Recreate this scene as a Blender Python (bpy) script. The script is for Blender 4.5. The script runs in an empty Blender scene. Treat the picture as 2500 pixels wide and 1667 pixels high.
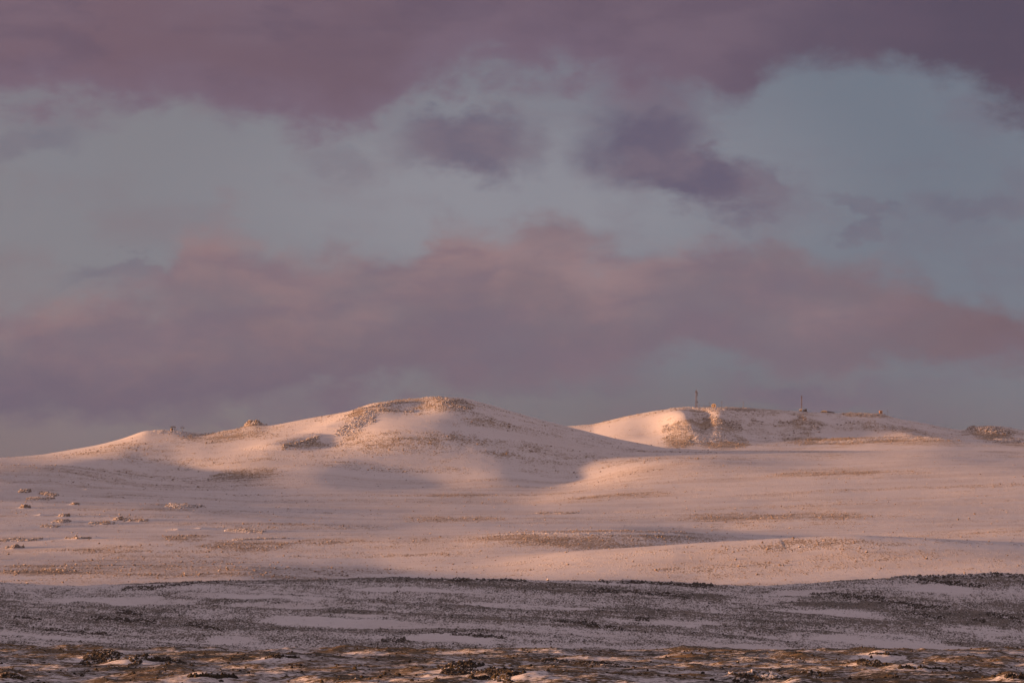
import bpy, math, random
import numpy as np
from mathutils import Vector
random.seed(7); rng = np.random.default_rng(7)
scn = bpy.context.scene
COL = scn.collection
# ------------------------------------------------------------------ camera
F = 1250/math.tan(math.radians(7.0))          # focal length in photo pixels (photo 2500 wide)
EYE = 1480.0                                  # photo row of the eye level
cam = bpy.data.cameras.new('camera'); camo = bpy.data.objects.new('camera', cam); COL.objects.link(camo)
camo.location = (0, 0, 0); camo.rotation_euler = (math.radians(90), 0, 0)
cam.sensor_width = 36; cam.lens = 18/math.tan(math.radians(7.0)); cam.shift_y = (EYE-833.5)/2500
cam.clip_start = 1; cam.clip_end = 60000
scn.camera = camo
# ------------------------------------------------------------------ light
SUN_EL, SUN_BACK = 1.4, 11.0                   # degrees above the horizon; degrees behind the left-hand side
el, bk = math.radians(SUN_EL), math.radians(SUN_BACK)
sdir = Vector((-math.cos(el)*math.cos(bk), -math.cos(el)*math.sin(bk), math.sin(el)))
sun = bpy.data.lights.new('sun', 'SUN'); suno = bpy.data.objects.new('sun', sun); COL.objects.link(suno)
sun.energy = 4.5; sun.angle = math.radians(2.0); sun.color = (1.0, 0.48, 0.23)
suno.rotation_euler = sdir.to_track_quat('Z', 'Y').to_euler()
scn.view_settings.view_transform = 'Standard'; scn.view_settings.look = 'None'
scn.view_settings.exposure = 1.25; scn.view_settings.gamma = 1
# ------------------------------------------------------------------ sky
class NT:
    def __init__(s, tree): s.t = tree; s.n = tree.nodes; s.l = tree.links
    def node(s, typ, **kw):
        n = s.n.new(typ)
        for k, v in kw.items(): setattr(n, k, v)
        return n
    def put(s, sock, v):
        if v is None: return
        if hasattr(v, 'is_output') or isinstance(v, bpy.types.NodeSocket): s.l.new(v, sock)
        else: sock.default_value = v
    def math(s, op, a, b=None, c=None, clamp=False):
        n = s.node('ShaderNodeMath', operation=op, use_clamp=clamp)
        s.put(n.inputs[0], a); s.put(n.inputs[1], b); s.put(n.inputs[2], c)
        return n.outputs[0]
    def vec(s, x, y, z=0.0):
        n = s.node('ShaderNodeCombineXYZ'); s.put(n.inputs[0], x); s.put(n.inputs[1], y); s.put(n.inputs[2], z); return n.outputs[0]
    def vmath(s, op, a, b=None):
        n = s.node('ShaderNodeVectorMath', operation=op); s.put(n.inputs[0], a); s.put(n.inputs[1], b)
        return n.outputs['Value'] if op in ('LENGTH', 'DOT_PRODUCT') else n.outputs[0]
    def noise(s, vec, scale, detail=4, rough=.55, dist=0.0, dim='3D'):
        n = s.node('ShaderNodeTexNoise', noise_dimensions=dim)
        s.put(n.inputs['Vector'], vec); s.put(n.inputs['Scale'], scale); s.put(n.inputs['Detail'], detail)
        s.put(n.inputs['Roughness'], rough); s.put(n.inputs['Distortion'], dist)
        return n.outputs['Fac']
    def sstep(s, v, a, b, lo=0.0, hi=1.0):
        n = s.node('ShaderNodeMapRange', interpolation_type='SMOOTHSTEP')
        s.put(n.inputs[0], v); s.put(n.inputs[1], a); s.put(n.inputs[2], b); s.put(n.inputs[3], lo); s.put(n.inputs[4], hi)
        return n.outputs[0]
    def mix(s, f, a, b):
        n = s.node('ShaderNodeMix', data_type='RGBA')
        s.put(n.inputs[0], f)
        for sock, v in ((n.inputs[6], a), (n.inputs[7], b)):
            s.put(sock, (*v, 1.0) if isinstance(v, tuple) and len(v) == 3 else v)
        return n.outputs[2]
    def curve(s, x, x0, x1, y0, y1, pts):
        """a smooth curve y(x) through pts, returned in real units"""
        f = s.math('DIVIDE', s.math('SUBTRACT', x, x0), x1-x0, clamp=True)
        n = s.node('ShaderNodeFloatCurve'); c = n.mapping.curves[0]
        P = [((a-x0)/(x1-x0), (b-y0)/(y1-y0)) for a, b in pts]
        c.points[0].location = P[0]; c.points[1].location = P[-1]
        for p in P[1:-1]: c.points.new(*p)
        n.mapping.update(); s.put(n.inputs['Value'], f)
        return s.math('MULTIPLY_ADD', n.outputs[0], y1-y0, y0)
def lin(r, g, b):
    return tuple((c/255/12.92 if c/255 <= .04045 else ((c/255+.055)/1.055)**2.4) for c in (r, g, b))
world = bpy.data.worlds.new('World'); scn.world = world; world.use_nodes = True
W = NT(world.node_tree); W.n.clear()
sky = W.node('ShaderNodeTexSky', sky_type='NISHITA', sun_disc=False)
sky.sun_elevation = el
sky.sun_rotation = math.atan2(sdir.x, sdir.y)
sky.altitude = 300; sky.air_density = 1.0; sky.dust_density = 1.5; sky.ozone_density = 2.5
tc = W.node('ShaderNodeTexCoord'); sx = W.node('ShaderNodeSeparateXYZ'); W.put(sx.inputs[0], tc.outputs['Generated'])
dx, dy, dz = sx.outputs
ady = W.math('MAXIMUM', W.math('ABSOLUTE', dy), .06)
pu = W.math('MULTIPLY_ADD', W.math('DIVIDE', dx, ady), F/1000, 1.25)           # bearing, in thousands of photo columns
pv = W.math('MULTIPLY_ADD', W.math('DIVIDE', dz, ady), F/1000, 0.0)            # height above eye level, same unit
# break up the cloud edges: warp the lookup
P3 = W.vec(pu, pv, 0.0)
w1 = W.math('SUBTRACT', W.noise(W.vec(pu, W.math('MULTIPLY', pv, 1.5), 3.1), 1.6, 6, .55), .5)
w2 = W.math('SUBTRACT', W.noise(W.vec(W.math('MULTIPLY', pu, .9), W.math('MULTIPLY', pv, 1.5), 9.4), 5.5, 6, .6, .3), .5)
w3 = W.math('SUBTRACT', W.noise(W.vec(pu, W.math('MULTIPLY', pv, 1.3), 5.7), 3.0, 5, .6), .5)
uu = W.math('MULTIPLY_ADD', w3, .28, pu)
w4 = W.math('SUBTRACT', W.noise(W.vec(pu, W.math('MULTIPLY', pv, 1.8), 2.2), 17, 5, .6), .5)
vv = W.math('ADD', pv, W.math('MULTIPLY_ADD', w1, .26, W.math('MULTIPLY_ADD', w2, .24, W.math('MULTIPLY', w4, .09))))
R = lambda y: (EYE-y)/1000
def crv(pts): return W.curve(uu, -.4, 2.9, 0, 1.6, [(x/1000, R(y)) for x, y in pts])
top_edge = crv([(-400,300),(0,268),(150,262),(300,282),(430,262),(560,312),(700,325),(840,362),(900,345),(955,295),(1010,240),(1100,200),(1300,195),(1500,200),(1650,215),(1800,222),(1880,190),(2000,168),(2200,172),(2330,205),(2420,240),(2500,260),(2900,330)])
bank_top = crv([(-400,740),(0,745),(150,755),(300,745),(400,690),(450,610),(520,560),(580,585),(680,635),(820,640),(980,620),(1040,560),(1150,560),(1210,585),(1270,535),(1340,545),(1420,600),(1600,628),(1720,625),(1850,612),(2000,640),(2150,670),(2250,700),(2330,760),(2430,770),(2500,830),(2900,900)])
bank_bot = crv([(-400,1000),(0,985),(300,975),(600,965),(850,945),(1100,925),(1300,920),(1500,900),(1600,880),(1700,850),(1850,860),(2000,880),(2200,870),(2500,885),(2900,880)])
top_m = W.sstep(W.math('SUBTRACT', vv, top_edge), -.055, .07)
bt = W.sstep(W.math('SUBTRACT', W.math('ADD', bank_top, .022), vv), -.045, .07)
bb = W.sstep(W.math('SUBTRACT', vv, W.math('ADD', bank_bot, -.03)), -.05, .05)
bank_m = W.math('MULTIPLY', bt, bb)
def blob(cx, cy, rx, ry, rot=0.0, soft=.55):
    a = math.radians(rot)
    x = W.math('SUBTRACT', uu, cx/1000); y = W.math('SUBTRACT', vv, R(cy))
    xr = W.math('MULTIPLY_ADD', x, math.cos(a)*1000/rx, W.math('MULTIPLY', y, -math.sin(a)*1000/rx))
    yr = W.math('MULTIPLY_ADD', x, math.sin(a)*1000/ry, W.math('MULTIPLY', y, math.cos(a)*1000/ry))
    return W.sstep(W.vmath('LENGTH', W.vec(xr, yr)), 1.2, .4)
def union(vals):
    r = vals[0]
    for v in vals[1:]: r = W.math('MAXIMUM', r, v)
    return r
gap = W.math('MULTIPLY', blob(900, 250, 110, 150), .5)
dark = union([W.math('MULTIPLY', blob(1150, 345, 190, 105, 0), .85), blob(1560, 325, 165, 160, 12), blob(1700, 430, 290, 95, 22), W.math('MULTIPLY', blob(1850, 470, 150, 50, 25), .7),
              W.math('MULTIPLY', blob(1960, 975, 230, 50, 0), .75), W.math('MULTIPLY', blob(2120, 545, 120, 26, 5), .4), W.math('MULTIPLY', blob(2380, 510, 150, 45, 0), .35),
              W.math('MULTIPLY', blob(90, 350, 130, 70, -20), .4), W.math('MULTIPLY', blob(330, 690, 200, 35, 0), .45), W.math('MULTIPLY', blob(850, 420, 90, 40, 0), .2),
              W.math('MULTIPLY', blob(1380, 950, 220, 45, 0), .35), W.math('MULTIPLY', blob(500, 1010, 500, 30, 0), .25)])
# clear sky: the Sky Texture, greyed by thin veil
clear = W.node('ShaderNodeBackground'); 
skytint = W.mix(.90, sky.outputs[0], W.node('ShaderNodeRGB').outputs[0])
veil_n = [n for n in W.n if n.type == 'RGB'][-1]; veil_n.outputs[0].default_value = (*[c*10 for c in lin(122,130,142)], 1)
W.put(clear.inputs[0], skytint); W.put(clear.inputs[1], .05)
scale_clear = 8.4
vshade = W.noise(P3, 1.3, 3, .5)
lowgrad = W.sstep(pv, .35, 1.2)
leftness = W.sstep(pu, 2.3, -.1)
veilc = W.mix(leftness, lin(112,122,138), lin(133,132,140))
veilc = W.mix(W.math('MULTIPLY', W.sstep(W.vmath('LENGTH', W.vec(W.math('MULTIPLY_ADD', pu, .9, -1.15), W.math('MULTIPLY_ADD', pv, 2.4, -2.4))), .95, .1), .75), veilc, lin(150,150,160))
veilc = W.mix(W.sstep(pv, .75, .3), veilc, W.mix(leftness, lin(106,103,112), lin(118,109,117)))
veilc = W.mix(W.math('MULTIPLY', W.sstep(vshade, .35, .7), .3), veilc, lin(128,134,148))
sc = W.node('ShaderNodeVectorMath', operation='SCALE'); W.put(sc.inputs[0], veilc); sc.inputs['Scale'].default_value = scale_clear
W.l.new(sc.outputs[0], skytint.node.inputs[7])
# cloud colours
cn = W.noise(W.vec(pu, W.math('MULTIPLY', pv, 2.0), 1.7), 2.2, 5, .5)
fine = W.noise(W.vec(pu, W.math('MULTIPLY', pv, 1.6), 4.2), 7, 5, .55)
topc = W.mix(leftness, lin(94,84,104), lin(113,92,106))
topc = W.mix(W.math('MULTIPLY', W.sstep(cn, .4, .62), .55), topc, lin(118,101,117))
topc = W.mix(W.math('MULTIPLY', W.sstep(pu, 1.7, 2.45), 1.0), topc, lin(82,74,94))
strk = W.noise(W.vec(W.math('MULTIPLY_ADD', w3, .5, pu), W.math('MULTIPLY', pv, 3.2), 8.8), 3.2, 7, .6)
topc = W.mix(W.math('MULTIPLY', W.sstep(strk, .46, .66), .5), topc, lin(92,80,100))
topc = W.mix(W.math('MULTIPLY', W.math('MULTIPLY', W.sstep(W.math('SUBTRACT', vv, top_edge), .22, .0), W.sstep(pu, 2.0, 1.4)), .75), topc, lin(116,101,120))
near_top = W.sstep(W.math('SUBTRACT', bank_top, vv), .22, .02)
bankc = W.mix(W.math('MULTIPLY', near_top, W.sstep(cn, .36, .62)), lin(119,108,120), lin(144,123,130))
bankc = W.mix(W.math('MULTIPLY', W.sstep(fine, .45, .7), .5), bankc, lin(136,117,126))
bankc = W.mix(W.math('MULTIPLY', W.math('MULTIPLY', leftness, W.sstep(cn, .40, .6)), .55), bankc, lin(142,114,117))
bankc = W.mix(W.math('MULTIPLY', W.sstep(W.math('SUBTRACT', vv, bank_bot), .24, .0), W.sstep(pu, 2.2, -.2, .35, 1.0)), bankc, lin(99,93,113))
bankc = W.mix(W.math('MULTIPLY', W.sstep(pu, 1.9, 2.5), .7), bankc, lin(104,89,101))
bankc = W.mix(W.math('MULTIPLY', W.sstep(strk, .46, .64), .5), bankc, lin(112,101,118))
darkc = W.mix(W.sstep(fine, .35, .65), lin(94,90,112), lin(110,101,118))
def bg(col, st=1.0):
    n = W.node('ShaderNodeBackground'); W.put(n.inputs[0], col); n.inputs[1].default_value = st*.42; return n.outputs[0]
def mixs(f, a, b):
    n = W.node('ShaderNodeMixShader'); W.put(n.inputs[0], f); W.l.new(a, n.inputs[1]); W.l.new(b, n.inputs[2]); return n.outputs[0]
dens = W.sstep(fine, .25, .6, .86, 1.0)
s1 = mixs(W.math('MULTIPLY', dark, .97), clear.outputs[0], bg(darkc))
veilm = W.math('MULTIPLY', W.sstep(W.noise(W.vec(W.math('MULTIPLY_ADD', w3, .6, pu), W.math('MULTIPLY', pv, 2.2), 6.6), 2.6, 7, .62), .47, .70), .34)
s1 = mixs(veilm, s1, bg(W.mix(leftness, lin(108,100,118), lin(126,110,119))))
s2 = mixs(W.math('MULTIPLY', bank_m, dens), s1, bg(bankc))
s3 = mixs(W.math('MULTIPLY', top_m, .97), s2, bg(topc))
# above the cloud sheet the evening sky opens, pale
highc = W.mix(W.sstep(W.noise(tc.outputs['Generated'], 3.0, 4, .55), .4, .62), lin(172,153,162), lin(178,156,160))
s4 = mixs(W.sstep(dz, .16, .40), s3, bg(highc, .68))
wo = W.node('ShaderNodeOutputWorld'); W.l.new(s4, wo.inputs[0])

# ------------------------------------------------------------------ helpers: noise, heights
def _hash(ix, iy, seed):
    h = (ix*374761393 + iy*668265263 + seed*974634777) & 0xffffffff
    h = ((h ^ (h >> 13))*1274126177) & 0xffffffff
    return ((h ^ (h >> 16)) & 0xffff)/65535.0
def vnoise(x, y, seed):
    x0 = np.floor(x); y0 = np.floor(y); fx = x-x0; fy = y-y0
    ix = x0.astype(np.int64); iy = y0.astype(np.int64)
    fx = fx*fx*fx*(fx*(fx*6-15)+10); fy = fy*fy*fy*(fy*(fy*6-15)+10)
    a = _hash(ix, iy, seed); b = _hash(ix+1, iy, seed); c = _hash(ix, iy+1, seed); d = _hash(ix+1, iy+1, seed)
    return (a+(b-a)*fx)*(1-fy)+(c+(d-c)*fx)*fy
def fbm(x, y, size, seed, octs=4, gain=.5):
    s = 0; amp = 1; tot = 0; c, n = math.cos(.6), math.sin(.6)
    x = x/size; y = y/size
    for o in range(octs):
        s = s+amp*vnoise(x, y, seed+o*17); tot += amp; amp *= gain
        x, y = (c*x-n*y)*2.03+11.3, (n*x+c*y)*2.03+5.1
    return s/tot*2-1                                    # about -1..1
def smooth(a, b, x):
    t = np.clip((x-a)/(b-a), 0, 1); return t*t*(3-2*t)
SHIFT = 600.0
def rowsteps():
    segs = [(-250,350,12),(350,470,2.5),(470,900,1.0),(900,1300,4),(1300,1680,1.0),(1680,2350,11),(2350,3350,2.4),(3350,4600,3.4),
            (4600,5420,2.7),(5420,6200,14),(6200,6980,3.2),(6980,7300,10),(7300,9000,60),(9000,12000,500)]
    out = []
    for a, b, s in segs: out += list(np.arange(a, b, s))
    return np.array(out+[12000.0])
YS = rowsteps()
dense = np.linspace(-.128, .128, 1050)
ext = .128+np.cumsum(.00028*1.055**np.arange(105)); ext = ext[ext < .42]; ext = np.append(ext, .45)
SS = np.concatenate([-ext[::-1], dense, ext])
S, Yg = np.meshgrid(SS, YS)
Xg = S*(Yg+SHIFT)
PX = 1250+F*Xg/np.maximum(Yg, 300)
# control curves: at a distance, how high the ground stands as (column, row) of the photo
K = [
 (-250, None, 1.0), (-20, None, -1.75), (20, None, -1.75), (90, None, -4.2), (260, None, -8.6), (420, None, -9.2), (640, None, -9.1), (800, None, -8.9),(850, None, -9.1),
 (960, None, -13.5), (1200, None, -17.5),
 (1340, [(-800,1600),(0,1592),(1000,1596),(1500,1602),(2000,1622),(2500,1640),(3300,1650)], 0),
 (1440, [(-800,1530),(0,1535),(700,1545),(1200,1540),(1700,1550),(2200,1570),(2500,1585),(3300,1600)], 0),
 (1540, [(-800,1460),(0,1478),(700,1470),(1200,1478),(1700,1492),(2200,1497),(2500,1500),(3300,1510)], 0),
 (1640, [(-800,1436),(0,1437),(250,1431),(500,1419),(750,1418),(1000,1411),(1200,1416),(1400,1419),(1550,1416),(1700,1426),(1850,1432),(1950,1428),(2050,1422),(2150,1412),(2250,1404),(2380,1402),(2500,1400),(3300,1395)], 0),
 (1800, None, 4.0), (2100, [(-800,1470),(3300,1470)], 0),
 (2380, [(-800,1452),(0,1450),(2500,1446),(3300,1440)], 0),
 (2560, [(-800,1425),(0,1415),(600,1408),(1000,1425),(1700,1423),(2500,1395),(3300,1390)], 0),
 (2800, [(-800,1380),(0,1374),(600,1378),(950,1388),(1200,1374),(1400,1350),(1600,1336),(1900,1321),(2100,1311),(2300,1314),(2500,1322),(3300,1340)], 0),
 (2960, [(-800,1360),(0,1362),(900,1362),(1250,1346),(1400,1340),(1700,1342),(1900,1338),(2500,1330),(3300,1330)], 0),
 (3160, [(-800,1320),(0,1323),(300,1314),(800,1314),(1100,1310),(1300,1300),(1500,1296),(1650,1300),(1750,1306),(1850,1316),(1950,1318),(2300,1303),(2500,1292),(3300,1290)], 0),
 (3330, [(-800,1300),(0,1300),(1000,1300),(1500,1292),(1800,1302),(2500,1280),(3300,1280)], 0),
 (3650, [(-800,1235),(0,1252),(500,1255),(1000,1266),(1500,1262),(2000,1252),(2500,1240),(3300,1230)], 0),
 (4200, [(-800,1170),(0,1184),(350,1203),(600,1218),(1000,1216),(1300,1213),(1500,1198),(2000,1172),(2500,1158),(3300,1150)], 0),
 (4700, [(-800,1132),(0,1133),(200,1136),(330,1158),(450,1166),(600,1152),(800,1140),(950,1152),(1100,1158),(1250,1160),(1370,1176),(1450,1160),(1550,1135),(1700,1125),(2000,1124),(2250,1112),(2500,1118),(3300,1110)], 0),
 (5000, [(-800,1124),(0,1119),(110,1116),(200,1106),(300,1085),(450,1082),(560,1078),(700,1062),(760,1066),(860,1052),(950,1032),(1100,1034),(1250,1056),(1400,1084),(1550,1106),(1700,1107),(2100,1104),(2250,1100),(2500,1101),(3300,1100)], 0),
 (5250, [(-800,1140),(0,1124),(110,1112),(180,1099),(240,1089),(300,1073),(355,1052),(430,1052),(475,1060),(500,1062),(540,1054),(590,1046),(620,1041),(660,1040),(750,1023),(850,1006),(900,993),(950,981),(1000,974),(1070,970),(1130,972),(1200,990),(1300,1020),(1400,1046),(1500,1071),(1620,1094),(1750,1103),(2500,1106),(3300,1110)], 0),
 (5420, [(-800,1180),(0,1160),(500,1100),(1070,995),(1400,1075),(1700,1115),(2500,1115),(3300,1120)], 0),
 (5800, [(-800,1230),(0,1200),(1070,1110),(1700,1120),(2500,1110),(3300,1110)], 0),
 (6250, [(-800,1230),(600,1200),(1300,1128),(1400,1120),(1500,1108),(1620,1094),(2000,1092),(2300,1078),(2500,1082),(3300,1090)], 0),
 (6500, [(-800,1230),(600,1190),(1350,1096),(1450,1083),(1550,1064),(1630,1050),(1700,1048),(1900,1060),(2050,1068),(2200,1068),(2330,1066),(2400,1070),(2500,1076),(3300,1090)], 0),
 (6800, [(-800,1230),(600,1170),(1200,1070),(1380,1041),(1450,1036),(1530,1017),(1600,1004),(1640,999),(1700,995),(1800,995),(1900,1002),(1980,1007),(2050,1009),(2080,1007),(2150,1009),(2180,1018),(2200,1023),(2270,1036),(2345,1053),(2372,1044),(2410,1039),(2450,1042),(2500,1052),(2650,1080),(3300,1110)], 0),
 (6980, [(-800,1250),(600,1200),(1380,1060),(1700,1020),(2100,1020),(2500,1070),(3300,1130)], 0),
 (7300, None, 180.0), (9000, None, 0.0), (12000, None, -60.0)]
kY = np.array([k[0] for k in K], float)
kZ = []
for Yk, pts, z in K:
    if pts is None: kZ.append(np.full_like(SS, z)); continue
    px = 1250+F*SS*(Yk+SHIFT)/Yk
    xs, ys = zip(*pts)
    # smooth the polyline so that no crease shows
    fine_x = np.arange(-900, 3401, 4.0); fy = np.interp(fine_x, xs, ys); kk = np.hanning({5250: 13, 6800: 7, 6500: 31, 6250: 41}.get(Yk, 61 if Yk > 4500 else 41)); kk /= kk.sum()
    fy = np.convolve(np.pad(fy, len(kk)//2, mode='edge'), kk, 'valid')
    kZ.append((EYE-np.interp(px, fine_x, fy))/F*Yk)
kZ = np.array(kZ)
h = np.diff(kY)[:, None]; dl = np.diff(kZ, axis=0)/h      # PCHIP slopes
m = np.zeros_like(kZ)
w1_ = 2*h[1:]+h[:-1]; w2_ = h[1:]+2*h[:-1]
with np.errstate(divide='ignore', invalid='ignore'):
    mm = (w1_+w2_)/(w1_/dl[:-1]+w2_/dl[1:])
m[1:-1] = np.where(dl[:-1]*dl[1:] > 0, mm, 0); m[0] = dl[0]; m[-1] = dl[-1]
idx = np.clip(np.searchsorted(kY, YS, side='right')-1, 0, len(kY)-2)
hh = (kY[idx+1]-kY[idx])[:, None]; t = (YS-kY[idx])[:, None]/hh
Z = (kZ[idx]*(2*t**3-3*t**2+1)+m[idx]*hh*(t**3-2*t**2+t)+kZ[idx+1]*(-2*t**3+3*t**2)+m[idx+1]*hh*(t**3-t**2))
# --- ridges and bowls, given as (column, distance)
def seg_dist(x, y, pts, wy=1.0):
    """distance to a polyline (world metres), and how far along it"""
    best = np.full(x.shape, 1e9); al = np.zeros(x.shape)
    n = len(pts)-1
    for i in range(n):
        (x0, y0), (x1, y1) = pts[i], pts[i+1]
        vx, vy = x1-x0, (y1-y0)*wy
        tt = np.clip(((x-x0)*vx+(y-y0)*wy*vy)/(vx*vx+vy*vy), 0, 1)
        d = np.hypot(x-x0-tt*vx, (y-y0)*wy-tt*vy)
        mk = d < best; best = np.where(mk, d, best); al = np.where(mk, (i+tt)/n, al)
    return best, al
def world_pts(pts): return [((px-1250)/F*Y, Y) for px, Y in pts]
def ridge(pts, height, wl, wr=None, taper=.15):
    global Z
    wp = world_pts(pts); wr = wr or wl
    r = slice(*np.searchsorted(YS, [min(p[1] for p in wp)-3*max(wl, wr), max(p[1] for p in wp)+3*max(wl, wr)]))
    x, y = Xg[r], Yg[r]
    d, a = seg_dist(x, y, wp)
    # side: left (toward the sun) or right of the line
    lx = np.interp(y, *zip(*sorted([(p[1], p[0]) for p in wp])))
    w = np.where(x < lx, wl, wr)
    e = np.clip(a/taper, 0, 1)*np.clip((1-a)/taper, 0, 1) if taper else 1
    Z[r] += .7*height*np.exp(-(d/w)**2)*(.25+.75*e)
def bump(px, Y, height, rx, ry):
    global Z
    cx = (px-1250)/F*Y
    r = slice(*np.searchsorted(YS, [Y-3*ry, Y+3*ry]))
    Z[r] += .55*height*np.exp(-((Xg[r]-cx)/rx)**2-((Yg[r]-Y)/ry)**2)
# near hill
ridge([(945,5200),(880,5120),(830,5060),(770,5000)], 8, 34, 40)
ridge([(790,5000),(740,4960),(690,4920),(640,4880)], 5, 32, 38)
bump(815, 4930, -6, 40, 70); bump(1010, 5120, -7, 34, 70); bump(1080, 5150, 3, 16, 50)
bump(930, 4600, -6, 90, 130); bump(1000, 4560, -5, 60, 90); bump(1150, 4560, 0, 60, 80)
bump(1250, 4700, 5, 70, 90); bump(500, 5080, 4, 40, 60); bump(380, 4700, -4, 90, 60); bump(560, 4750, 5, 60, 80)
bump(250, 4450, -5, 110, 60); bump(80, 4600, 4, 90, 70); bump(1450, 4650, -4, 60, 90); bump(1650, 4600, 4, 120, 90)
bump(611, 5255, 10, 9, 26); bump(630, 5255, 9, 10, 26)
# far hill: two rocky spurs with hollows beside them
ridge([(1650,6700),(1668,6620),(1680,6500),(1685,6380)], 11, 28, 18, .35)
ridge([(1765,6700),(1762,6620),(1745,6500),(1735,6380)], 13, 26, 30, .35)
bump(1716, 6560, -12, 13, 130); bump(1840, 6560, -12, 34, 130); bump(1590, 6560, -9, 36, 120)
ridge([(1975,6700),(1965,6620),(1980,6540),(2000,6450)], 9, 34, 40, .35); bump(1895, 6600, -4, 30, 110); ridge([(1860,6700),(1850,6560),(1870,6450)], 8, 30, 24, .35)
bump(2060, 6550, -3, 36, 100); ridge([(2130,6700),(2110,6580),(2120,6470)], 6, 60, 50, .35); ridge([(2250,6650),(2220,6540),(2235,6450)], 8, 36, 30, .35); ridge([(2010,6420),(2100,6400),(2200,6395),(2330,6370)], 7, 30, 30)
bump(2420, 6650, 4, 45, 60); bump(2280, 6600, -5, 50, 90)
# snow field swells
ridge([(1350,2890),(1600,2830),(1900,2790),(2150,2790)], 1.6, 50, 40); bump(1650, 3020, -3.0, 80, 70)
bump(2000, 3500, 3, 120, 60); bump(1500, 3500, -2.5, 120, 60); bump(700, 3500, 2, 130, 60); bump(200, 3800, 3, 130, 80)
bump(600, 3000, -1.5, 140, 50); bump(1000, 3900, 3, 120, 70); bump(1250, 4100, -3, 90, 90); bump(2100, 3900, -3, 120, 80); bump(2300, 4300, 4, 120, 90)
# hill added out of view on the left, to cast shadow on the slope
offx = Xg+430; rsl = (Yg > 900) & (Yg < 2300)
off = 66*np.exp(-(np.abs(offx)/150)**3)*smooth(850, 960, Yg)*(1-smooth(1720, 1950, Yg))
Z += np.where(Xg < 0, off, 0)
# --- relief by zone
zf = smooth(330, 480, Yg)*(1-smooth(880, 1000, Yg))
zm = smooth(1200, 1320, Yg)*(1-smooth(1660, 1720, Yg))
zs = smooth(2300, 2600, Yg)*(1-smooth(7000, 7400, Yg))
def rows(a, b): return slice(*np.searchsorted(YS, [a, b]))
bare = np.zeros_like(Z)       # 0 snow .. 1 bare ground
r = rows(300, 1020); x, y = Xg[r], Yg[r]
big = fbm(x, y*.7, 34, 11, 2); mid = fbm(x, y*.6, 11, 23, 3); sml = fbm(x, y*.8, 3.2, 37, 3, .6)
hum = 1.5*big+.85*mid+.30*sml*(.6+.6*np.clip(mid+.3, 0, 1))
Z[r] += zf[r]*hum
bare[r] = .58+.46*fbm(x, y*.38, 9, 71, 4, .65)+.22*mid+.30*sml
r = rows(1180, 1740); x, y = Xg[r], Yg[r]
skew = y+.42*x                                            # strata run down to the right
lay = fbm(x*.22, skew, 16, 51, 4, .55); l2 = fbm(x*.45, skew, 7, 57, 4, .6); sm = fbm(x, y, 3.0, 61, 3, .6)
Z[r] += zm[r]*(1.5*lay+.7*l2+.30*sm)
bare[r] = .53+.52*fbm(x*.16, skew, 26, 91, 4, .55)+.28*l2
r = rows(2280, 7400); x, y = Xg[r], Yg[r]
g1 = fbm(x, y*.6, 190, 101, 3, .45); g2 = fbm(x*.6, y, 45, 107, 3, .5); g3 = fbm(x, y, 9, 113, 3, .6)
Z[r] += zs[r]*(1.5*g1*(1-.5*smooth(5100, 5200, y)*(1-smooth(5300, 5400, y)))+.45*g2+.09*g3)
bare[r] = .27+.36*fbm(x*.35, y, 60, 131, 4, .55)+.20*fbm(x*.6, y, 14, 141, 3, .6)
def H(xq, yq):
    """terrain height at world points"""
    xq = np.atleast_1d(np.asarray(xq, float)); yq = np.atleast_1d(np.asarray(yq, float))
    j = np.clip(np.searchsorted(YS, yq, side='right')-1, 0, len(YS)-2); ty = (yq-YS[j])/(YS[j+1]-YS[j])
    s = xq/(yq+SHIFT); i = np.clip(np.searchsorted(SS, s, side='right')-1, 0, len(SS)-2); tx = (s-SS[i])/(SS[i+1]-SS[i])
    return (Z[j, i]*(1-tx)+Z[j, i+1]*tx)*(1-ty)+(Z[j+1, i]*(1-tx)+Z[j+1, i+1]*tx)*ty
def sight(px):
    """rows of the photo where the ground of one bearing shows, by distance"""
    a = (px-1250)/F; ys = YS[(YS > 300) & (YS < 7200)]; z = H(a*ys, ys)
    row = EYE-F*z/ys
    return ys, row, row <= np.minimum.accumulate(row)+.01
def at(px, py, lo=300):
    """the visible ground point seen at a column and row"""
    ys, row, vis = sight(px)
    ok = vis & (ys > lo)
    k = np.argmin(np.where(ok, np.abs(row-py), 1e9))
    return np.array([(px-1250)/F*ys[k], ys[k], float(H((px-1250)/F*ys[k], ys[k])[0])])
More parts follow.
